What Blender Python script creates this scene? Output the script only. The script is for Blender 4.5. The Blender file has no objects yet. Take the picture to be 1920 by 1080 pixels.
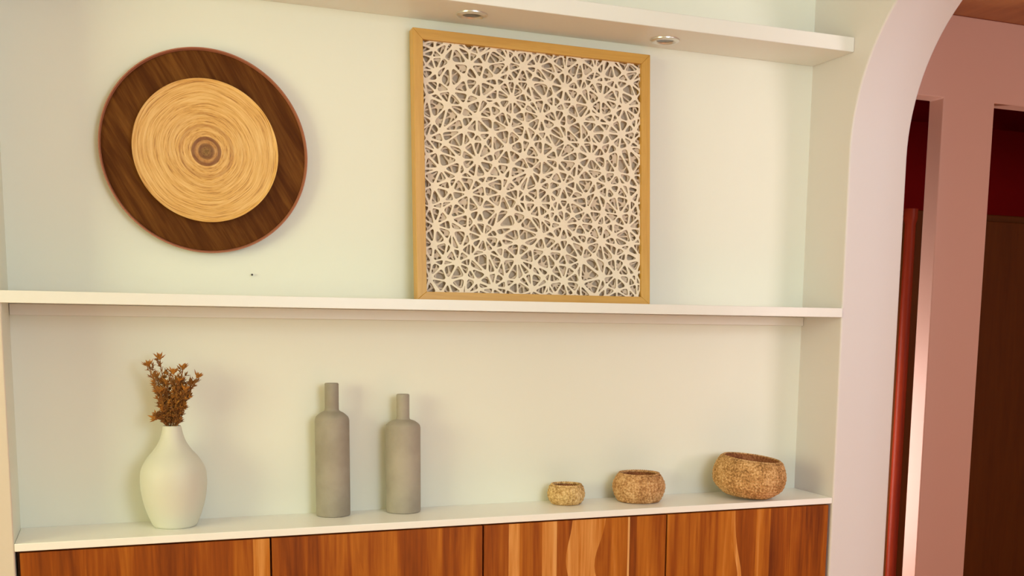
import bpy, bmesh, math, random
from mathutils import Vector, Matrix
from mathutils.geometry import delaunay_2d_cdt
PI = math.pi
sc = bpy.context.scene
COL = sc.collection
Z0 = 0.85                      # height of the counter top above the floor
W, D = 2.2, 0.2                # niche width and depth
ZS = Z0 + 0.5616               # top of the middle shelf
ZT = Z0 + 1.2811               # underside of the upper shelf
WT = 2.404                     # far face of the partition wall
CEIL = 2.80

# ---------------------------------------------------------------- camera
cam = bpy.data.cameras.new('camera')
co = bpy.data.objects.new('camera', cam); COL.objects.link(co)
yaw, pitch, roll = 0.391227, -0.136539, 0.0154733
f = Vector((math.sin(yaw)*math.cos(pitch), math.cos(yaw)*math.cos(pitch), math.sin(pitch)))
r = Vector((math.cos(yaw), -math.sin(yaw), 0)); u = r.cross(f)
r2 = r*math.cos(roll)+u*math.sin(roll); u2 = -r*math.sin(roll)+u*math.cos(roll)
M = Matrix((r2, u2, -f)).transposed().to_4x4()
M.translation = Vector((0.22197, -2.89986, Z0+0.51996))
co.matrix_world = M
cam.sensor_fit = 'HORIZONTAL'; cam.sensor_width = 36
cam.lens = 2057.895/1920*36
cam.shift_x = -(1061.586-960)/1920
cam.shift_y = (879.839-540)/1920
cam.clip_start = 0.05
sc.camera = co

# ---------------------------------------------------------------- light
sc.view_settings.view_transform = 'Standard'; sc.view_settings.look = 'None'
sc.view_settings.exposure = 0.03; sc.view_settings.gamma = 1.0
sc.view_settings.use_curve_mapping = False
wd = bpy.data.worlds.new('world'); sc.world = wd; wd.use_nodes = True
bg = wd.node_tree.nodes['Background']
bg.inputs[0].default_value = (0.80, 0.88, 1.0, 1); bg.inputs[1].default_value = 1.0

def area(name, loc, target, sx, sy, power, color, spread=180):
    l = bpy.data.lights.new(name, 'AREA'); l.shape = 'RECTANGLE'; l.size = sx; l.size_y = sy
    l.energy = power; l.color = color; l.spread = math.radians(spread)
    o = bpy.data.objects.new(name, l); COL.objects.link(o); o.location = loc
    o.rotation_euler = (Vector(target)-Vector(loc)).to_track_quat('-Z', 'Y').to_euler()
    return o
area('window_light', (1.45, -3.46, 1.85), (1.45, 0, 1.5), 1.0, 1.3, 28, (0.86, 0.99, 1.14))
area('window_light', (-2.38, -1.9, 1.6), (0.3, -0.4, 1.5), 1.4, 1.4, 49, (1.0, 1.0, 0.56))
area('hall_fill', (3.7, -3.3, 1.75), (3.3, 0.3, 1.6), 1.0, 1.0, 34, (1.0, 0.86, 0.84))  # added fill to brighten the hall beam and pillar; no fixture here
area('pillar_side_fill', (2.44, 0.95, 0.75), (2.95, 0.33, 0.75), 0.4, 0.9, 22, (1.0, 0.84, 0.78))  # added fill hidden behind the partition, brightens the pillar's left face
sl = bpy.data.lights.new('sun', 'SUN'); sl.energy = 7; sl.angle = math.radians(1.0); sl.color = (1.0, 0.93, 0.82)
so = bpy.data.objects.new('sun', sl); COL.objects.link(so); so.location = (1.0, -9, 8)
so.rotation_euler = Vector((0.12, 0.86, -0.60)).to_track_quat('-Z', 'Y').to_euler()

# ---------------------------------------------------------------- materials
def mat(name, color, rough=0.5, bump=0, bscale=40, var=0, vscale=6, metal=0, coat=0, spec=0.5, col2=None):
    m = bpy.data.materials.new(name); m.use_nodes = True
    nt = m.node_tree; b = nt.nodes['Principled BSDF']
    b.inputs['Base Color'].default_value = (*color, 1); b.inputs['Roughness'].default_value = rough
    b.inputs['Metallic'].default_value = metal; b.inputs['Coat Weight'].default_value = coat
    b.inputs['Specular IOR Level'].default_value = spec
    tc = nt.nodes.new('ShaderNodeTexCoord')
    if var or col2:
        n = nt.nodes.new('ShaderNodeTexNoise'); n.inputs['Scale'].default_value = vscale; n.inputs['Detail'].default_value = 5
        nt.links.new(tc.outputs['Object'], n.inputs['Vector'])
        mx = nt.nodes.new('ShaderNodeMix'); mx.data_type = 'RGBA'
        c2 = col2 or tuple(max(0, c*(1-var)) for c in color)
        mx.inputs['A'].default_value = (*color, 1); mx.inputs['B'].default_value = (*c2, 1)
        cr = nt.nodes.new('ShaderNodeMapRange'); cr.inputs[1].default_value = .35; cr.inputs[2].default_value = .65
        nt.links.new(n.outputs['Fac'], cr.inputs[0]); nt.links.new(cr.outputs[0], mx.inputs['Factor'])
        nt.links.new(mx.outputs['Result'], b.inputs['Base Color'])
    if bump:
        n2 = nt.nodes.new('ShaderNodeTexNoise'); n2.inputs['Scale'].default_value = bscale; n2.inputs['Detail'].default_value = 4
        nt.links.new(tc.outputs['Object'], n2.inputs['Vector'])
        bp = nt.nodes.new('ShaderNodeBump'); bp.inputs['Strength'].default_value = bump; bp.inputs['Distance'].default_value = 0.004
        nt.links.new(n2.outputs['Fac'], bp.inputs['Height']); nt.links.new(bp.outputs['Normal'], b.inputs['Normal'])
    return m

def wood(name, ramp, axis='Z', stretch=14, scale=3.0, rough=0.4, tone_attr=None, coat=0.0, rot=0.0, spec=0.5):
    """wood grain running along axis; optional per-plank tone from a mesh attribute"""
    m = bpy.data.materials.new(name); m.use_nodes = True
    nt = m.node_tree; N = nt.nodes; L = nt.links; b = N['Principled BSDF']
    b.inputs['Roughness'].default_value = rough; b.inputs['Coat Weight'].default_value = coat; b.inputs['Specular IOR Level'].default_value = spec
    tc = N.new('ShaderNodeTexCoord'); mp = N.new('ShaderNodeMapping')
    s = [stretch]*3; s['XYZ'.index(axis)] = 1.0
    mp.inputs['Scale'].default_value = s
    mr = N.new('ShaderNodeMapping'); mr.inputs['Rotation'].default_value = (0, rot, 0)
    L.new(tc.outputs['Object'], mr.inputs['Vector']); L.new(mr.outputs['Vector'], mp.inputs['Vector'])
    vec = mp.outputs['Vector']
    if tone_attr:
        at = N.new('ShaderNodeAttribute'); at.attribute_name = tone_attr
        ad = N.new('ShaderNodeVectorMath'); ad.operation = 'MULTIPLY_ADD'
        L.new(at.outputs['Color'], ad.inputs[0]); ad.inputs[1].default_value = (37, 37, 37); L.new(vec, ad.inputs[2])
        vec = ad.outputs[0]
    n = N.new('ShaderNodeTexNoise'); n.inputs['Scale'].default_value = scale; n.inputs['Detail'].default_value = 6
    n.inputs['Distortion'].default_value = 0.6; n.inputs['Roughness'].default_value = 0.6
    L.new(vec, n.inputs['Vector'])
    n2 = N.new('ShaderNodeTexNoise'); n2.inputs['Scale'].default_value = scale*5; n2.inputs['Detail'].default_value = 3
    L.new(vec, n2.inputs['Vector'])
    mm = N.new('ShaderNodeMath'); mm.operation = 'MULTIPLY_ADD'; mm.inputs[1].default_value = 0.3
    L.new(n2.outputs['Fac'], mm.inputs[0]); L.new(n.outputs['Fac'], mm.inputs[2])
    cur = mm.outputs[0]
    if tone_attr:
        m3 = N.new('ShaderNodeMath'); m3.operation = 'ADD'
        sp = N.new('ShaderNodeSeparateColor'); L.new(at.outputs['Color'], sp.inputs[0])
        m4 = N.new('ShaderNodeMath'); m4.operation = 'MULTIPLY_ADD'; m4.inputs[1].default_value = 0.62; m4.inputs[2].default_value = -0.31
        L.new(sp.outputs[0], m4.inputs[0]); L.new(m4.outputs[0], m3.inputs[0]); L.new(cur, m3.inputs[1]); cur = m3.outputs[0]
    cr = N.new('ShaderNodeValToRGB'); e = cr.color_ramp.elements
    e[0].position, e[0].color = ramp[0][0], (*ramp[0][1], 1); e[1].position, e[1].color = ramp[-1][0], (*ramp[-1][1], 1)
    for p_, c_ in ramp[1:-1]:
        k = e.new(p_); k.color = (*c_, 1)
    L.new(cur, cr.inputs[0]); L.new(cr.outputs[0], b.inputs['Base Color'])
    bp = N.new('ShaderNodeBump'); bp.inputs['Strength'].default_value = 0.15; bp.inputs['Distance'].default_value = 0.001
    L.new(n2.outputs['Fac'], bp.inputs['Height']); L.new(bp.outputs['Normal'], b.inputs['Normal'])
    return m

WALL = mat('wall_paint', (0.83, 0.83, 0.71), 0.55, 0.10, 18, spec=0.3)
TRIM = mat('white_gloss_paint', (0.84, 0.825, 0.75), 0.35, 0.06, 14)
PARTN = mat('partition_paint', (0.74, 0.695, 0.67), 0.55, 0.10, 18, spec=0.3)
PIER = mat('pier_paint_warm_bounce', (0.72, 0.63, 0.50), 0.55, 0.10, 18, spec=0.3)  # warm floor bounce and weaker light put into the pier's tan
HALLW = mat('hall_pink_paint', (0.72, 0.46, 0.37), 0.5, 0.08, 14)
MAROON = mat('maroon_paint', (0.30, 0.004, 0.004), 0.7, spec=0.1)
FLOOR = mat('terracotta_floor', (0.62, 0.22, 0.05), 0.5, 0.1, 9, var=0.25, vscale=3)
COUNTER = mat('white_counter', (0.96, 0.94, 0.86), 0.3, 0.04, 14)
CEILM = mat('ceiling_paint', (0.86, 0.82, 0.74), 0.7)
HCEIL = wood('hall_ceiling_wood', [(0.2, (0.34, 0.13, 0.03)), (0.9, (0.50, 0.22, 0.06))], 'Y', 10, 2)
TEAK = wood('teak_veneer', [(0.12, (0.10, 0.016, 0.001)), (0.40, (0.30, 0.068, 0.003)), (0.64, (0.50, 0.155, 0.012)), (0.84, (0.70, 0.30, 0.07)), (1.0, (0.80, 0.43, 0.15))],
            'Z', 18, 1.3, 0.5, 'tone', spec=0.2)
DARKGAP = mat('cabinet_shadow_wood', (0.10, 0.035, 0.012), 0.6)
FRAME = wood('light_oak_frame', [(0.2, (0.50, 0.25, 0.035)), (0.9, (0.68, 0.38, 0.075))], 'Z', 12, 4, 0.42)
FRAMEH = wood('light_oak_frame_rail', [(0.2, (0.50, 0.25, 0.035)), (0.9, (0.68, 0.38, 0.075))], 'X', 12, 4, 0.42)
PAPER = mat('cut_paper', (0.88, 0.76, 0.60), 0.8, 0.1, 300)
PAPER2 = mat('shaded_inner_paper', (0.70, 0.56, 0.42), 0.85, 0.1, 300)  # shade on the inner layer put into a darker paper colour
BACKING = mat('taupe_backing', (0.62, 0.50, 0.37), 0.9, 0.1, 200, var=0.15, vscale=30)
WALNUT = wood('dark_walnut', [(0.35, (0.06, 0.014, 0.002)), (0.6, (0.10, 0.030, 0.004)), (0.85, (0.19, 0.070, 0.012))], 'Z', 12, 3.0, 0.7, rot=math.radians(30), spec=0.12)
RIMW = mat('pale_rim_wood', (0.42, 0.16, 0.09), 0.45, spec=0.3)
CERAM = mat('matt_white_ceramic', (0.69, 0.68, 0.56), 0.5, 0.08, 30, spec=0.4)
CONC = mat('grey_concrete', (0.39, 0.345, 0.27), 0.85, 0.35, 60, vscale=12, col2=(0.31, 0.27, 0.205))
CONC2 = mat('pale_grey_concrete', (0.44, 0.39, 0.305), 0.85, 0.35, 60, vscale=10, col2=(0.35, 0.305, 0.235))
METAL = mat('brushed_nickel', (0.75, 0.72, 0.66), 0.3, metal=0.8)
LENS = mat('dark_lamp_lens', (0.12, 0.11, 0.09), 0.15)
BLACK = mat('black_iron', (0.03, 0.03, 0.03), 0.5)
STEM = mat('dried_stem', (0.36, 0.14, 0.02), 0.8, var=0.4, vscale=60)
PETAL = mat('dried_petal', (0.56, 0.22, 0.025), 0.8, var=0.45, vscale=50)
MAHOG = wood('mahogany', [(0.2, (0.13, 0.008, 0.002)), (1.0, (0.32, 0.035, 0.006))], 'Z', 10, 2, 0.45, spec=0.2)
DOORBR = wood('dark_brown_wood', [(0.2, (0.075, 0.018, 0.002)), (1.0, (0.12, 0.035, 0.003))], 'Z', 10, 2, 0.6, spec=0.15)

def jute(name, ca, cb, cc):
    m = bpy.data.materials.new(name); m.use_nodes = True
    nt = m.node_tree; N = nt.nodes; L = nt.links; b = N['Principled BSDF']; b.inputs['Roughness'].default_value = 0.85
    tc = N.new('ShaderNodeTexCoord')
    n = N.new('ShaderNodeTexNoise'); n.inputs['Scale'].default_value = 170; n.inputs['Detail'].default_value = 3
    n3 = N.new('ShaderNodeTexNoise'); n3.inputs['Scale'].default_value = 30; n3.inputs['Detail'].default_value = 2
    L.new(tc.outputs['Object'], n.inputs['Vector']); L.new(tc.outputs['Object'], n3.inputs['Vector'])
    ma = N.new('ShaderNodeMath'); ma.operation = 'MULTIPLY_ADD'; ma.inputs[1].default_value = 0.5
    L.new(n3.outputs['Fac'], ma.inputs[0]); L.new(n.outputs['Fac'], ma.inputs[2])
    cr = N.new('ShaderNodeValToRGB'); e = cr.color_ramp.elements
    e[0].position = 0.55; e[0].color = (*ca, 1); e[1].position = 0.92; e[1].color = (*cc, 1); k = e.new(0.74); k.color = (*cb, 1)
    L.new(ma.outputs[0], cr.inputs[0]); L.new(cr.outputs[0], b.inputs['Base Color'])
    bp = N.new('ShaderNodeBump'); bp.inputs['Strength'].default_value = 0.6; bp.inputs['Distance'].default_value = 0.002
    L.new(n.outputs['Fac'], bp.inputs['Height']); L.new(bp.outputs['Normal'], b.inputs['Normal'])
    return m
JUTE_S = jute('pale_jute', (0.40, 0.21, 0.06), (0.66, 0.41, 0.15), (0.88, 0.62, 0.30))
JUTE_M = jute('brown_jute', (0.30, 0.13, 0.04), (0.54, 0.28, 0.10), (0.76, 0.47, 0.22))
JUTE_B = jute('golden_jute', (0.26, 0.12, 0.03), (0.54, 0.29, 0.095), (0.78, 0.49, 0.22))
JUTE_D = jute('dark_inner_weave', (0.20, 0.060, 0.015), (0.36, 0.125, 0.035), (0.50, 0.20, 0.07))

def bamboo():
    """spun bamboo: rings round the local Y axis, dark knot in the middle"""
    m = bpy.data.materials.new('spun_bamboo'); m.use_nodes = True
    nt = m.node_tree; N = nt.nodes; L = nt.links; b = N['Principled BSDF']; b.inputs['Roughness'].default_value = 0.42
    tc = N.new('ShaderNodeTexCoord')
    sx = N.new('ShaderNodeSeparateXYZ'); L.new(tc.outputs['Object'], sx.inputs[0])
    # radius wobbles a little so that the rings are uneven
    nz = N.new('ShaderNodeTexNoise'); nz.inputs['Scale'].default_value = 9; nz.inputs['Detail'].default_value = 1
    L.new(tc.outputs['Object'], nz.inputs['Vector'])
    cx = N.new('ShaderNodeCombineXYZ'); L.new(sx.outputs[0], cx.inputs[0]); L.new(sx.outputs[2], cx.inputs[1])
    ln = N.new('ShaderNodeVectorMath'); ln.operation = 'LENGTH'; L.new(cx.outputs[0], ln.inputs[0])
    rr = N.new('ShaderNodeMath'); rr.operation = 'MULTIPLY_ADD'; rr.inputs[1].default_value = 0.014
    L.new(nz.outputs['Fac'], rr.inputs[0]); L.new(ln.outputs['Value'], rr.inputs[2])
    # 1D noise along radius plus slow variation along the angle
    un = N.new('ShaderNodeVectorMath'); un.operation = 'NORMALIZE'; L.new(cx.outputs[0], un.inputs[0])
    su = N.new('ShaderNodeSeparateXYZ'); L.new(un.outputs[0], su.inputs[0])
    cv = N.new('ShaderNodeCombineXYZ')
    m1 = N.new('ShaderNodeMath'); m1.operation = 'MULTIPLY'; m1.inputs[1].default_value = 330; L.new(rr.outputs[0], m1.inputs[0])
    for k_ in (0, 1):
        m2 = N.new('ShaderNodeMath'); m2.operation = 'MULTIPLY'; m2.inputs[1].default_value = 1.6; L.new(su.outputs[k_], m2.inputs[0])
        L.new(m2.outputs[0], cv.inputs[k_+1])
    L.new(m1.outputs[0], cv.inputs[0])
    n = N.new('ShaderNodeTexNoise'); n.inputs['Scale'].default_value = 1.0; n.inputs['Detail'].default_value = 4; n.inputs['Roughness'].default_value = 0.7
    L.new(cv.outputs[0], n.inputs['Vector'])
    cr = N.new('ShaderNodeValToRGB'); e = cr.color_ramp.elements
    e[0].position = 0.34; e[0].color = (0.42, 0.18, 0.03, 1); e[1].position = 0.62; e[1].color = (0.86, 0.54, 0.19, 1)
    k = e.new(0.45); k.color = (0.72, 0.38, 0.085, 1)
    L.new(n.outputs['Fac'], cr.inputs[0])
    # knot
    kr = N.new('ShaderNodeValToRGB'); q = kr.color_ramp.elements; kr.color_ramp.interpolation = 'LINEAR'
    q[0].position = 0.0; q[0].color = (0.24, 0.20, 0.12, 1); q[1].position = 1.0; q[1].color = (1, 1, 1, 1)
    for p_, c_ in [(0.04, (0.38, 0.32, 0.20)), (0.085, (0.26, 0.17, 0.07)), (0.105, (0.34, 0.24, 0.14)), (0.120, (0.70, 0.58, 0.48)), (0.150, (0.60, 0.48, 0.36)), (0.168, (0.30, 0.18, 0.08)),
                   (0.200, (0.38, 0.25, 0.13)), (0.212, (1, 1, 1)), (0.26, (0.86, 0.80, 0.70)), (0.30, (1, 1, 1)), (0.365, (0.72, 0.62, 0.50)), (0.39, (1, 1, 1)), (0.50, (0.94, 0.92, 0.90)), (0.56, (1, 1, 1))]:
        z = q.new(p_); z.color = (*c_, 1)
    md = N.new('ShaderNodeMath'); md.operation = 'DIVIDE'; md.inputs[1].default_value = 0.17; L.new(ln.outputs['Value'], md.inputs[0])
    L.new(md.outputs[0], kr.inputs[0])
    mx = N.new('ShaderNodeMix'); mx.data_type = 'RGBA'; mx.blend_type = 'MULTIPLY'; mx.inputs['Factor'].default_value = 1
    L.new(cr.outputs[0], mx.inputs['A']); L.new(kr.outputs[0], mx.inputs['B']); L.new(mx.outputs['Result'], b.inputs['Base Color'])
    bp = N.new('ShaderNodeBump'); bp.inputs['Strength'].default_value = 0.8; bp.inputs['Distance'].default_value = 0.002
    L.new(n.outputs['Fac'], bp.inputs['Height']); L.new(bp.outputs['Normal'], b.inputs['Normal'])
    return m
BAMBOO = bamboo()

# ---------------------------------------------------------------- helpers
def finish(name, bm, m, parent=None, loc=(0, 0, 0), smooth=35, bevel=0, rot=None):
    bmesh.ops.recalc_face_normals(bm, faces=bm.faces)
    me = bpy.data.meshes.new(name); bm.to_mesh(me); bm.free()
    o = bpy.data.objects.new(name, me); COL.objects.link(o)
    if m: me.materials.append(m)
    if smooth:
        me.shade_smooth(); me.set_sharp_from_angle(angle=math.radians(smooth))
    o.parent = parent; o.location = loc
    if rot: o.rotation_euler = rot
    if bevel:
        md = o.modifiers.new('bevel', 'BEVEL'); md.width = bevel; md.segments = 3; md.limit_method = 'ANGLE'; md.angle_limit = math.radians(40)
    return o
def box(bm, x0, x1, y0, y1, z0, z1):
    v = [bm.verts.new((x, y, z)) for x in (x0, x1) for y in (y0, y1) for z in (z0, z1)]
    for i in ((0,1,3,2), (4,6,7,5), (0,4,5,1), (2,3,7,6), (0,2,6,4), (1,5,7,3)):
        bm.faces.new([v[k] for k in i])
def boxo(name, x0, x1, y0, y1, z0, z1, m, parent=None, bevel=0, loc=(0, 0, 0)):
    bm = bmesh.new(); box(bm, x0, x1, y0, y1, z0, z1); return finish(name, bm, m, parent, loc, 35, bevel)
def struct(o): o['kind'] = 'structure'; return o
def tag(o, label, cat, group=None):
    o['label'] = label; o['category'] = cat
    if group: o['group'] = group
    return o
def thing(name, label, cat, loc=(0, 0, 0), group=None, rot=None):
    o = bpy.data.objects.new(name, None); COL.objects.link(o); o.location = loc
    if rot: o.rotation_euler = rot
    o.empty_display_size = 0.05
    return tag(o, label, cat, group)
def lathe(prof, n=96, axis='Z', fn=None):
    """revolve (radius, height) pairs; closes where radius is 0"""
    bm = bmesh.new(); rings = []
    for k, (rad, h) in enumerate(prof):
        if rad < 1e-6:
            rings.append([bm.verts.new((0, 0, h) if axis == 'Z' else (0, -h, 0))]); continue
        ring = []
        for i in range(n):
            a = 2*PI*i/n; q = rad + (fn(k, a, rad, h) if fn else 0)
            ring.append(bm.verts.new((q*math.cos(a), q*math.sin(a), h) if axis == 'Z' else (q*math.cos(a), -h, q*math.sin(a))))
        rings.append(ring)
    for A, B in zip(rings, rings[1:]):
        if len(A) == 1 and len(B) == 1: continue
        for i in range(n):
            j = (i+1) % n
            if len(A) == 1: bm.faces.new((A[0], B[i], B[j]))
            elif len(B) == 1: bm.faces.new((A[i], B[0], A[j]))
            else: bm.faces.new((A[i], B[i], B[j], A[j]))
    return bm
def spline(pts, n=10):
    """Catmull-Rom through the points"""
    P = [Vector(p) for p in pts]; P = [P[0]*2-P[1]] + P + [P[-1]*2-P[-2]]; out = []
    for i in range(1, len(P)-2):
        for k in range(n):
            t = k/n; a, b, c, d = P[i-1:i+3]
            out.append(0.5*((2*b)+(c-a)*t+(2*a-5*b+4*c-d)*t*t+(3*b-a-3*c+d)*t**3))
    out.append(P[-2]); return out
def tube(bm, pts, r0, r1, n=6):
    rings = []
    for k, p in enumerate(pts):
        d = (pts[min(k+1, len(pts)-1)]-pts[max(k-1, 0)]).normalized()
        s = d.cross(Vector((0.3, 1, 0.1))).normalized(); t = d.cross(s)
        q = r0+(r1-r0)*k/(len(pts)-1)
        rings.append([bm.verts.new(p+(s*math.cos(2*PI*i/n)+t*math.sin(2*PI*i/n))*q) for i in range(n)])
    for A, B in zip(rings, rings[1:]):
        for i in range(n): bm.faces.new((A[i], A[(i+1) % n], B[(i+1) % n], B[i]))
    bm.faces.new(rings[0]); bm.faces.new(rings[-1][::-1])

# ---------------------------------------------------------------- the room
struct(boxo('floor', -2.6, 5.4, -4.8, 2.2, -0.1, 0, FLOOR))
struct(boxo('ceiling', -2.6, WT, -4.8, 0.12, CEIL, CEIL+0.1, CEILM))
struct(boxo('wall_back', 0, W, 0, 0.12, 0, CEIL, WALL))
wl = struct(boxo('wall_back_left', -2.5, 0.0, -D, 0.12, 0, CEIL, PIER, bevel=0.003))
wl.data.materials.append(WALL)
for p in wl.data.polygons:
    if p.normal.x > 0.9: p.material_index = 1      # the side of the niche is painted like its back
# left wall and front wall with window openings
def wall_open(name, fixed, a0, a1, o0, o1, z0, z1, along, m):
    bm = bmesh.new()
    for (p0, p1, q0, q1) in ((a0, o0, 0, CEIL), (o1, a1, 0, CEIL), (o0, o1, 0, z0), (o0, o1, z1, CEIL)):
        if along == 'x': box(bm, p0, p1, fixed-0.1, fixed, q0, q1)
        else: box(bm, fixed-0.1, fixed, p0, p1, q0, q1)
    return struct(finish(name, bm, m))
wall_open('wall_front', -3.5, -2.5, W, 0.725, 1.975, 0.9, 2.6, 'x', WALL)
wall_open('wall_left', -2.5, -3.6, 0.1, -2.65, -1.15, 0.85, 2.35, 'y', WALL)
def window(name, x0, x1, z0, z1, loc, rz):
    bm = bmesh.new(); w = 0.05
    box(bm, x0, x0+w, -0.03, 0.03, z0, z1); box(bm, x1-w, x1, -0.03, 0.03, z0, z1)
    box(bm, x0+w, x1-w, -0.03, 0.03, z0, z0+w); box(bm, x0+w, x1-w, -0.03, 0.03, z1-w, z1)
    xm = (x0+x1)/2; box(bm, xm-0.02, xm+0.02, -0.03, 0.03, z0+w, z1-w)
    return struct(finish(name, bm, TRIM, None, loc, 35, 0.003, (0, 0, rz)))
window('window_1', -0.625, 0.625, 0.9, 2.6, (1.35, -3.55, 0), 0)
window('window_2', -0.75, 0.75, 0.85, 2.35, (-2.55, -1.9, 0), PI/2)

# partition wall with the round-headed opening
bm = bmesh.new()
ac, ar, az = -0.70, 0.497, Z0+1.0
out = [(-4.6, 0), (ac-ar, 0), (ac-ar, az)] + [(ac-ar*math.cos(PI*k/48), az+ar*math.sin(PI*k/48)) for k in range(1, 48)] + [(ac+ar, az), (ac+ar, 0), (2.1, 0), (2.1, CEIL), (-4.6, CEIL)]
A = [bm.verts.new((W, y, z)) for y, z in out]; B = [bm.verts.new((WT, y, z)) for y, z in out]
bm.faces.new(A); bm.faces.new(B[::-1])
for i in range(len(out)):
    j = (i+1) % len(out); bm.faces.new((A[i], A[j], B[j], B[i]))
struct(finish('wall_right', bm, PARTN, smooth=30, bevel=0.005))

# the hall beyond the arch
HB = Z0+1.309; HC = Z0+1.590
bm = bmesh.new()
out = [(WT, HB), (2.955, HB), (2.955, 0), (3.185, 0), (3.185, HB), (5.3, HB), (5.3, HC), (WT, HC)]
A = [bm.verts.new((x, 0.30, z)) for x, z in out]; B = [bm.verts.new((x, 0.375, z)) for x, z in out]
bm.faces.new(A); bm.faces.new(B[::-1])
for i in range(len(out)):
    j = (i+1) % len(out); bm.faces.new((A[i], A[j], B[j], B[i]))
struct(finish('wall_hall', bm, HALLW, smooth=30, bevel=0.004))
struct(boxo('ceiling_hall', WT, 5.3, -4.6, 0.30, HC, HC+0.1, HCEIL))
struct(boxo('ceiling_recess', WT, 5.3, 0.30, 2.1, HC, HC+0.1, MAROON))
struct(boxo('wall_recess', WT, 5.3, 2.0, 2.1, 0, HC, MAROON))
struct(boxo('wall_hall_right', 5.3, 5.4, -4.8, 2.1, 0, HC, HALLW))
struct(boxo('wall_hall_front', WT, 5.3, -4.8, -4.6, 0, HC, HALLW))

# ---------------------------------------------------------------- shelves
top = thing('upper_shelf', 'long white shelf across the top of the niche, with round downlights in its underside', 'shelf', (0, 0, ZT))
boxo('shelf_board', 0.0005, W-0.0005, -0.2005, -0.0005, 0, 0.0405, TRIM, top, 0.002)
mid = thing('middle_shelf', 'thin white painted shelf across the niche, on which the framed cut-paper artwork stands', 'shelf', (0, 0, ZS))
boxo('shelf_board', 0.0005, W-0.0005, -0.203, -0.0005, -0.026, 0, TRIM, mid, 0.002)
boxo('front_lipping', -0.040, W-0.0005, -0.2065, -0.2032, -0.0262, 0.0003, TRIM, mid, 0.001)
boxo('batten', 0.001, W-0.001, -0.012, -0.0005, -0.0535, -0.0265, TRIM, mid, 0.0015)

def downlight(x, y, label):
    t = thing('downlight', label, 'ceiling light', (x, y, ZT), 'downlights in the upper shelf')
    pr = [(0.024, -0.0008), (0.026, -0.004), (0.030, -0.0065), (0.036, -0.006), (0.040, -0.003), (0.0405, -0.0002)]
    bm = lathe(pr, 64); finish('trim_ring', bm, METAL, t)
    bm = lathe([(0.0, -0.0015), (0.012, -0.0022), (0.0245, -0.0012), (0.0245, -0.0003), (0.0, -0.0003)], 48); finish('lens', bm, LENS, t)
    return t
downlight(1.097, -0.104, 'round metal downlight above the left half of the framed artwork')
downlight(1.655, -0.089, 'round metal downlight just right of the framed artwork, nearer the archway')

# ---------------------------------------------------------------- counter and cabinet
ct = boxo('countertop', 0.0005, W-0.0005, -0.2005, -0.0005, -0.018, 0, COUNTER, None, 0.0015, (0, 0, Z0))
tag(ct, 'long white countertop on the wooden cabinet, carrying vase, bottles and baskets', 'countertop')
cab = thing('low_cabinet', 'low built-in wooden cabinet with four flat handleless doors under the white countertop', 'cabinet', (1.1, -0.1, 0))
boxo('carcass', -1.097, 1.097, -0.072, 0.098, 0.0, Z0-0.021, DARKGAP, cab)
def door_panel(x0, x1, cuts, tones, curves={}):
    """one door leaf: glued planks of different tone, edges may wander"""
    bm = bmesh.new(); lay = bm.loops.layers.color.new('tone')
    xs = [x0]+[c for c in cuts if x0 < c < x1]+[x1]; z0, z1, n = 0.08, Z0-0.0225, 40
    y0, y1 = -0.197, -0.175
    def edge(i, z):
        if i in (0, len(xs)-1) or i not in curves: return xs[i]
        a, b_, ph = curves[i]; return xs[i]+a*math.exp(-((z-ph)/b_)**2)
    for i in range(len(xs)-1):
        for k in range(n):
            za, zb = z0+(z1-z0)*k/n, z0+(z1-z0)*(k+1)/n
            v = [bm.verts.new(p) for p in ((edge(i, za), y0, za), (edge(i+1, za), y0, za), (edge(i+1, zb), y0, zb), (edge(i, zb), y0, zb))]
            fc = bm.faces.new(v)
            for l in fc.loops: l[lay] = (tones[i], tones[i], tones[i], 1)
    c = [bm.verts.new((x, y, z)) for x in (x0, x1) for y in (y0, y1) for z in (z0, z1)]
    for idx, tn in (((2, 6, 7, 3), 0), ((0, 1, 3, 2), 0), ((4, 6, 7, 5), -1), ((0, 2, 6, 4), 0), ((1, 5, 7, 3), 0)):
        fc = bm.faces.new([c[k] for k in idx])
        for l in fc.loops: l[lay] = (tones[tn],)*3+(1,)
    bmesh.ops.remove_doubles(bm, verts=bm.verts, dist=1e-5)
    bmesh.ops.translate(bm, verts=bm.verts, vec=(-1.1, 0.1, 0))
    return finish('door', bm, TEAK, cab, (0, 0, 0))
door_panel(0.010, 0.5575, (0.146, 0.250, 0.362, 0.444, 0.518), (0.18, 0.36, 0.30, 0.34, 0.36, 0.85))
door_panel(0.5625, 1.1015, (0.646, 0.692, 0.770, 0.874, 0.957, 1.021), (0.40, 0.28, 0.55, 0.62, 0.36, 0.48, 0.42), {3: (0.02, 0.06, 0.70)})
door_panel(1.1065, 1.6435, (1.175, 1.206, 1.271, 1.313, 1.36, 1.46, 1.525, 1.531, 1.553), (0.42, 0.85, 0.62, 0.95, 0.42, 0.86, 0.58, 1.0, 0.30, 0.55), {5: (-0.02, 0.07, 0.72), 6: (-0.035, 0.08, 0.70)})
door_panel(1.6485, 2.190, (1.740, 1.800, 1.853, 1.868, 1.94, 1.988, 2.044, 2.060, 2.11), (0.56, 0.50, 0.64, 0.80, 0.42, 0.58, 0.30, 0.52, 0.40, 0.24), {3: (0.03, 0.10, 0.62), 4: (0.028, 0.10, 0.62)})

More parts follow.
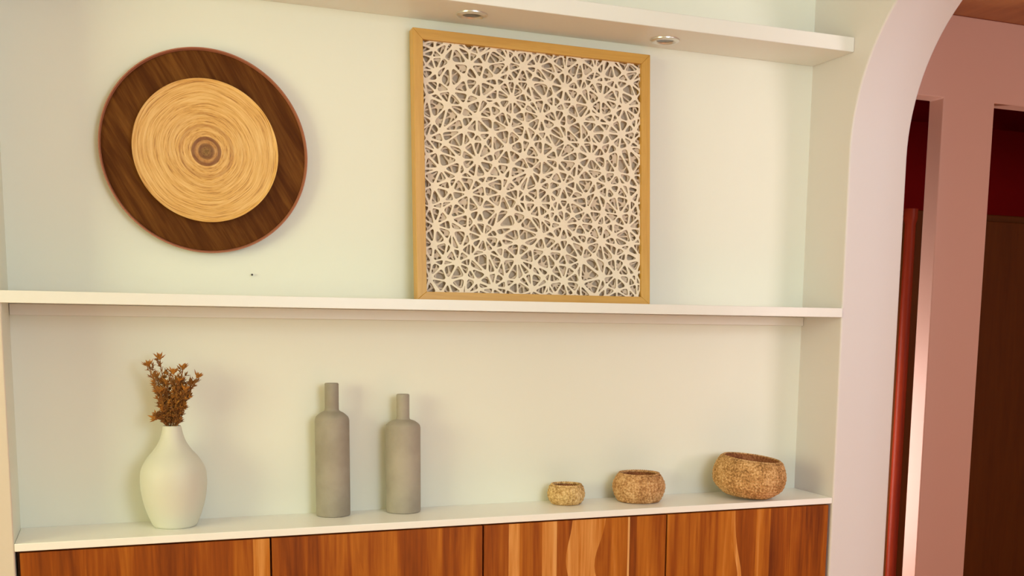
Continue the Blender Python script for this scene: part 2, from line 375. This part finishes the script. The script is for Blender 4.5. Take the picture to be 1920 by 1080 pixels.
# ---------------------------------------------------------------- white vase
VX, VY = 0.347, -0.083
vase = thing('bulbous_vase', 'cream white ceramic vase with round body and narrow neck, holding dried flowers', 'vase', (VX, VY, Z0))
pr = spline([(0.046, 0.0, 0), (0.052, 0.006, 0), (0.062, 0.030, 0), (0.071, 0.060, 0), (0.0765, 0.092, 0), (0.0775, 0.118, 0), (0.074, 0.143, 0), (0.061, 0.168, 0), (0.043, 0.190, 0), (0.031, 0.210, 0), (0.0245, 0.230, 0), (0.0215, 0.2465, 0)], 8)
prof = [(0, 0.0)] + [(p.x, p.y) for p in pr] + [(0.0195, 0.248), (0.0175, 0.2465), (0.0185, 0.22), (0.03, 0.19), (0.06, 0.155), (0.068, 0.11), (0.055, 0.03), (0, 0.01)]
finish('vase_body', lathe(prof, 96), CERAM, vase)

# dried flowers: every stem is a thing of its own
rng = random.Random(5)
def star(bm, c, d, size, n=7):
    """star-shaped dried head: pointed boat-shaped petals round a small bud"""
    d = d.normalized(); s = d.cross(Vector((0.2, 1, 0.3))).normalized(); t = d.cross(s)
    for i in range(n):
        a = 2*PI*i/n+rng.uniform(-.25, .25); rad = s*math.cos(a)+t*math.sin(a)
        q = (d*rng.uniform(.55, 1.05)+rad*rng.uniform(.5, .95)).normalized()
        side = q.cross(d).normalized(); L_ = size*rng.uniform(.75, 1.15); w = size*.17
        up = q.cross(side)
        pb, pm, pt = c, c+q*L_*.45, c+q*L_
        v = [bm.verts.new(x) for x in (pb, pm+side*w, pt, pm-side*w, pm+up*w*.6, pm-up*w*.35)]
        for fc in ((0, 1, 4), (1, 2, 4), (2, 3, 4), (3, 0, 4), (1, 0, 5), (2, 1, 5), (3, 2, 5), (0, 3, 5)):
            bm.faces.new([v[k] for k in fc])
    bmesh.ops.create_uvsphere(bm, u_segments=8, v_segments=6, radius=size*.2, matrix=Matrix.Translation(c+d*size*.12))
G = 'dried flower stems in the white vase'
LB = 'dried brown flower stem in the dense middle of the bunch in the white vase'
stems = [  # tip x, z (local to the vase), tip y, label
    (-0.048, 0.402, -0.010, 'leftmost tall dried brown flower stem, its star head leaning left over the vase'),
    (-0.022, 0.418, 0.004, 'tallest dried brown flower stem, second from the left, with the highest star head'),
    (0.061, 0.374, -0.008, 'dried brown flower stem reaching farthest right out of the vase'),
    (0.030, 0.394, 0.006, 'upright dried brown flower stem with the highest head right of the bunch centre'),
    (0.046, 0.356, 0.010, 'dried brown flower stem just below and left of the one reaching farthest right'),
    (-0.030, 0.372, 0.012, 'dried brown flower stem just below the leftmost tall star head'),
    (0.006, 0.384, -0.014, 'dried brown flower stem rising highest between the left pair and the right clump'), (0.018, 0.366, -0.018, LB), (-0.010, 0.360, -0.004, LB), (0.030, 0.345, -0.016, LB), (0.012, 0.345, 0.016, LB),
    (-0.026, 0.340, -0.018, 'dried brown flower stem low on the left side, above the short drooping sprig'),
    (-0.034, 0.276, -0.012, 'shortest dried brown sprig, drooping left just above the rim of the vase')]
for (tx, tz, ty, lab) in stems:
    t = thing('dried_flower', lab, 'dried flower', (VX, VY, Z0), G)
    bx_ = max(-0.012, min(0.012, tx*0.35)); by_ = max(-.009, min(.009, ty*0.6))
    pts = spline([(bx_*-.6, by_*-.5, 0.12), (bx_, by_, 0.246), (bx_*.45+tx*.48, by_*.3+ty*.5, 0.246+(tz-0.246)*.5), (tx, ty, tz-0.010)], 12)
    bm = bmesh.new(); tube(bm, pts, 0.0016, 0.0009)
    heads = [(pts[-1], (pts[-1]-pts[-4]), 0.021)]
    leaf = bmesh.new()
    for k in range(12, len(pts)-2):
        for rep in range(2):
            a = rng.uniform(0, 2*PI); o_ = Vector((math.cos(a)*.8, math.sin(a)*.6, .9)).normalized()
            tip = pts[k]+o_*rng.uniform(.006, .017)
            tube(bm, [pts[k], (pts[k]+tip)/2+Vector((0, 0, .001)), tip], 0.0008, 0.0005, 5)
            if k > 17 and rng.random() < .40: heads.append((tip, o_, rng.uniform(.010, .014)))
            else: star(leaf, tip, o_, rng.uniform(.008, .013), 4)
    finish('stem', bm, STEM, t)
    finish('leaves', leaf, STEM, t, smooth=0)
    for (c, d, s_) in heads[:9]:
        hb = bmesh.new(); star(hb, c, d, s_, 9 if s_ > .015 else 6); finish('flower_head', hb, PETAL, t, smooth=0)

# ---------------------------------------------------------------- concrete bottles
def bottle(x, y, r_, hs, hb, ht, rn, m, label):
    pr = [(0, 0), (r_-0.004, 0), (r_-0.001, 0.0015), (r_, 0.005), (r_, hs*0.5), (r_, hs)]
    pr += [(p.x, p.y) for p in spline([(r_, hs, 0), (r_*0.93, hs+(hb-hs)*.40, 0), (r_*0.68, hs+(hb-hs)*.78, 0), (rn+0.002, hb, 0), (rn, hb+.006, 0)], 6)][1:]
    bm = lathe(pr, 80); t = thing('concrete_bottle', label, 'bottle', (x, y, Z0), 'concrete bottles on the countertop')
    finish('bottle_body', bm, m, t, smooth=40)
    bm = lathe([(rn, hb+.005), (rn, ht-.002), (rn-.0015, ht), (rn-.005, ht), (rn-.006, ht-.004), (rn-.006, hb+.03), (0, hb+.03)], 48)
    finish('bottle_neck', bm, m, t, smooth=40)
bottle(0.7400, -0.0475, 0.0440, 0.248, 0.274, 0.3455, 0.0178, CONC, 'taller grey concrete bottle, standing nearer the white vase')
bottle(0.9270, -0.0490, 0.0460, 0.226, 0.2485, 0.3150, 0.0170, CONC2, 'shorter, wider grey concrete bottle, standing on the side toward the baskets')

# ---------------------------------------------------------------- woven baskets
def basket(x, y, rb, rm, rt, h, m, label, rows, tilt=0.0, rimh=0.006):
    t = thing('woven_basket', label, 'basket', (x, y, Z0+abs(math.sin(tilt))*rb*0.98), 'woven jute baskets on the countertop', (abs(tilt)*0.7, tilt, 0))
    base = spline([(rb*.96, 0, 0), (rb*1.12, h*.05, 0), (rm*.93, h*.25, 0), (rm, h*.50, 0), (rm*.97, h*.72, 0), (rt*1.08, h*.94, 0), (rt, h, 0)], 30)
    n = rows*6; prof = [(0, 0.0)]
    for k in range(n+1):
        p = base[min(len(base)-1, round(k/n*(len(base)-1)))]; ridge = abs(math.sin(PI*k/6))*0.0016
        prof.append((p.x+ridge, max(0, p.y)))
    cnt = int(2*PI*rm/0.0085)
    fn = lambda k, a, rad, hh: 0.0011*math.sin(cnt*a+(k//6)*PI+k*.5) if 0 < k <= n else 0
    inner = [(rt-.005, h-.001), (rt-.004, h*.92), (rm-.010, h*.6), (rm-.012, h*.4), (rb, .008), (0, .006)]
    finish('basket_body', lathe(prof, cnt*6, fn=fn), m, t, smooth=60)
    bpy.context.view_layer.update()
    if tilt:                                     # the lowest point of the tilted basket touches the counter
        rm_ = t.rotation_euler.to_matrix(); t.location.z = Z0+0.0004-min((rm_ @ v.co).z for v in t.children[0].data.vertices)
    finish('basket_lining', lathe(inner, 96), JUTE_D, t)
    # twisted rope rim
    bm = bmesh.new(); n1, n2 = cnt*4, 10; R_ = rt-.0025; rings = []
    for i in range(n1):
        a = 2*PI*i/n1; rr_ = rimh*.62*(1+.16*math.sin(cnt*a)); rings.append([bm.verts.new(((R_+rr_*math.cos(b))*math.cos(a), (R_+rr_*math.cos(b))*math.sin(a), h+rr_*math.sin(b+.3*math.sin(cnt*a)))) for b in [2*PI*j/n2 for j in range(n2)]])
    for i in range(n1):
        for j in range(n2): bm.faces.new((rings[i][j], rings[(i+1) % n1][j], rings[(i+1) % n1][(j+1) % n2], rings[i][(j+1) % n2]))
    finish('basket_rim', bm, m, t, smooth=80)
basket(1.3936, -0.062, 0.036, 0.0515, 0.0430, 0.0535, JUTE_S, 'smallest round woven basket, leftmost of the row', 8)
basket(1.6120, -0.082, 0.054, 0.0745, 0.0580, 0.0800, JUTE_M, 'medium round woven basket, standing between the smallest and the largest basket', 11)
basket(1.9500, -0.120, 0.066, 0.1070, 0.0860, 0.1120, JUTE_B, 'largest round woven basket, tilted, nearest the right side wall of the niche', 16, math.radians(5.2), 0.0035)

# ---------------------------------------------------------------- wall disc
DX, DZ = 0.4492, Z0+0.9080
disc = thing('wall_disc', 'round dark wood wall ornament with a spun bamboo disc centre, hung above the vase', 'wall decoration', (DX, 0, DZ))
finish('backing_plate', lathe([(0, 0.001), (0.220, 0.001), (0.2325, 0.010), (0.2360, 0.0195), (0.2340, 0.0205), (0, 0.0190)], 160, 'Y'), WALNUT, disc)
finish('rim', lathe([(0.2330, 0.0095), (0.2385, 0.0110), (0.2422, 0.0230), (0.2420, 0.0285), (0.2395, 0.0295), (0.2372, 0.0255), (0.2362, 0.0195), (0.2330, 0.0095)], 160, 'Y'), RIMW, disc)
pr = [(0, 0.0195), (0.160, 0.0195), (0.1665, 0.030), (0.1690, 0.0385), (0.1685, 0.0405), (0.1668, 0.0400)]
for k in range(1, 60):
    q = 0.1655*(1-k/60); pr.append((q, 0.0375-0.010*(1-(q/0.1655)**2)+0.0005*math.sin(k*2.4)))
pr.append((0, 0.0275))
finish('bamboo_disc', lathe(pr, 160, 'Y'), BAMBOO, disc)

# ---------------------------------------------------------------- framed cut-paper artwork
FX0, FX1, FH = 0.9590, 1.6350, 0.6885
fr = thing('framed_artwork', 'square oak-framed white cut-paper lattice artwork leaning on the wall on the middle shelf', 'framed artwork', ((FX0+FX1)/2, -0.078, ZS+0.0006), None, (-math.radians(3.1), 0, 0))
hw, bw, fd = (FX1-FX0)/2, 0.0265, 0.034          # half width, bar width, depth (front face at local y = 0)
bb = 0.0215                                      # the bottom bar shows a little narrower
def bar(pts, m):
    """mitred bar: outline given on the front plane as 4 (x, z) corners"""
    bm = bmesh.new(); a = [bm.verts.new((x, 0, z)) for x, z in pts]; b = [bm.verts.new((x, fd, z)) for x, z in pts]
    bm.faces.new(a); bm.faces.new(b[::-1])
    for i in range(4): bm.faces.new((a[i], a[(i+1) % 4], b[(i+1) % 4], b[i]))
    return finish('frame_bar', bm, m, fr, smooth=0, bevel=0.0012)
bar([(-hw, 0), (-hw+bw, bb), (-hw+bw, FH-bw), (-hw, FH)], FRAME)
bar([(hw, 0), (hw-bw, bb), (hw-bw, FH-bw), (hw, FH)], FRAME)
bar([(-hw, FH), (-hw+bw, FH-bw), (hw-bw, FH-bw), (hw, FH)], FRAMEH)
bar([(-hw, 0), (-hw+bw, bb), (hw-bw, bb), (hw, 0)], FRAMEH)
boxo('backing_board', -hw+0.012, hw-0.012, fd-0.006, fd-0.001, 0.012, FH-0.012, BACKING, fr)

def lattice(seed, hub, x0, x1, z0, z1, y, thick, wmin, wmax, m, name, drop=0.0):
    """sheet of paper cut through with rounded wedge holes that radiate from hubs"""
    g = random.Random(seed); pts = []
    def ok(p, dmin): return all((p[0]-q[0])**2+(p[1]-q[1])**2 > dmin*dmin for q in pts)
    hubs = []
    for _ in range(6000):
        p = (g.uniform(x0, x1), g.uniform(z0, z1))
        if all((p[0]-q[0])**2+(p[1]-q[1])**2 > hub*hub for q in hubs): hubs.append(p)
    pts = list(hubs)
    for h_ in hubs:
        n = g.randint(7, 9); a0 = g.uniform(0, 6.28); rr_ = hub*g.uniform(.44, .56)
        for i in range(n):
            a = a0+2*PI*i/n+g.uniform(-.12, .12); q = rr_*g.uniform(.88, 1.12)
            p = (h_[0]+q*math.cos(a), h_[1]+q*math.sin(a))
            if x0 < p[0] < x1 and z0 < p[1] < z1 and ok(p, hub*.215): pts.append(p)
    for _ in range(4000):
        p = (g.uniform(x0, x1), g.uniform(z0, z1))
        if ok(p, hub*.40): pts.append(p)
    nb = int((x1-x0)/(hub*.42))
    for i in range(nb+1):
        s = i/nb
        for p in ((x0+(x1-x0)*s, z0), (x0+(x1-x0)*s, z1), (x0, z0+(z1-z0)*s), (x1, z0+(z1-z0)*s)): pts.append(p)
    res = delaunay_2d_cdt([Vector(p) for p in pts], [], [], 0, 1e-6)
    P, F = res[0], res[2]
    deg = {}
    bm = bmesh.new(); cache = {}
    for i, p in enumerate(P): cache[i] = bm.verts.new((p.x, y, p.y))
    for tri in F:
        T = [P[i] for i in tri]; c = (T[0]+T[1]+T[2])/3
        per = sum((T[i]-T[(i+1) % 3]).length for i in range(3))
        ar2 = abs((T[1]-T[0]).cross(T[2]-T[0])); inr = ar2/per
        w = g.uniform(wmin, wmax)
        if inr < w*1.25: 
            if g.random() < .5 or inr < w*0.9:
                bm.faces.new([cache[i] for i in tri]); continue
            w = inr*.62
        sc_ = 1-w/inr                           # inset triangle has the same incentre
        ln_ = [(T[(i+1) % 3]-T[(i+2) % 3]).length for i in range(3)]
        ic = (T[0]*ln_[0]+T[1]*ln_[1]+T[2]*ln_[2])/per
        Q = [ic+(t-ic)*sc_ for t in T]; rnd = g.uniform(.22, .42)
        inner = []
        for i in range(3):
            a, b, c2 = Q[i-1], Q[i], Q[(i+1) % 3]
            s, e = b+(a-b)*rnd, b+(c2-b)*rnd
            inner.append([(1-t)**2*s+2*t*(1-t)*b+t*t*e for t in (0, .25, .5, .75, 1)])
        iv = [[bm.verts.new((p.x, y, p.y)) for p in arc] for arc in inner]
        for i in range(3):
            V0 = cache[tri[i]]
            for k in range(4): bm.faces.new((V0, iv[i][k], iv[i][k+1]))
            bm.faces.new((V0, iv[i][4], iv[(i+1) % 3][0], cache[tri[(i+1) % 3]]))
    o = finish(name, bm, m, fr, smooth=0)
    md = o.modifiers.new('thickness', 'SOLIDIFY'); md.thickness = thick; md.offset = 0
    return o
e = 0.003
lattice(3, 0.088, -hw+bw-e, hw-bw+e, bb-e, FH-bw+e, 0.011, 0.0014, 0.0017, 0.0032, PAPER, 'paper_lattice')
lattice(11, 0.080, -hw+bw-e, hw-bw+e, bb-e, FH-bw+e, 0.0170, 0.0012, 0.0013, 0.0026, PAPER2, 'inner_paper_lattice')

# ---------------------------------------------------------------- nail in the wall
bm = bmesh.new()
tube(bm, [Vector((0, 0.004, 0)), Vector((0, -0.004, 0)), Vector((0, -0.008, 0.001))], 0.0012, 0.0012, 8)
bmesh.ops.create_uvsphere(bm, u_segments=10, v_segments=6, radius=0.0026, matrix=Matrix.Translation((0, -0.008, 0.001)))
tag(finish('nail', bm, BLACK, None, (0.5523, 0, Z0+0.6158)), 'tiny dark nail in the wall below the round wall ornament', 'nail')

# ---------------------------------------------------------------- cupboard seen in the recess
cb = thing('tall_cupboard', 'tall dark brown cupboard in the recess beyond the archway, behind the pink pillar', 'cupboard', (4.15, 1.08, 0))
ch = Z0+0.985
boxo('cupboard_body', -0.86, 1.05, -0.25, 0.25, 0, ch, DOORBR, cb, 0.006)
boxo('cupboard_door', -0.78, 0.10, -0.272, -0.251, 0.08, ch-0.03, DOORBR, cb, 0.004)
boxo('cupboard_door', 0.115, 0.99, -0.272, -0.251, 0.08, ch-0.03, DOORBR, cb, 0.004)
bm = lathe([(0, 0), (0.028, 0), (0.028, 0.05), (0.022, 0.07), (0.022, ch-.06), (0.028, ch-.04), (0.028, ch), (0, ch)], 32)
finish('corner_post', bm, MAHOG, cb, (-0.885, -0.262, 0))['label'] = 'glossy red brown corner post'
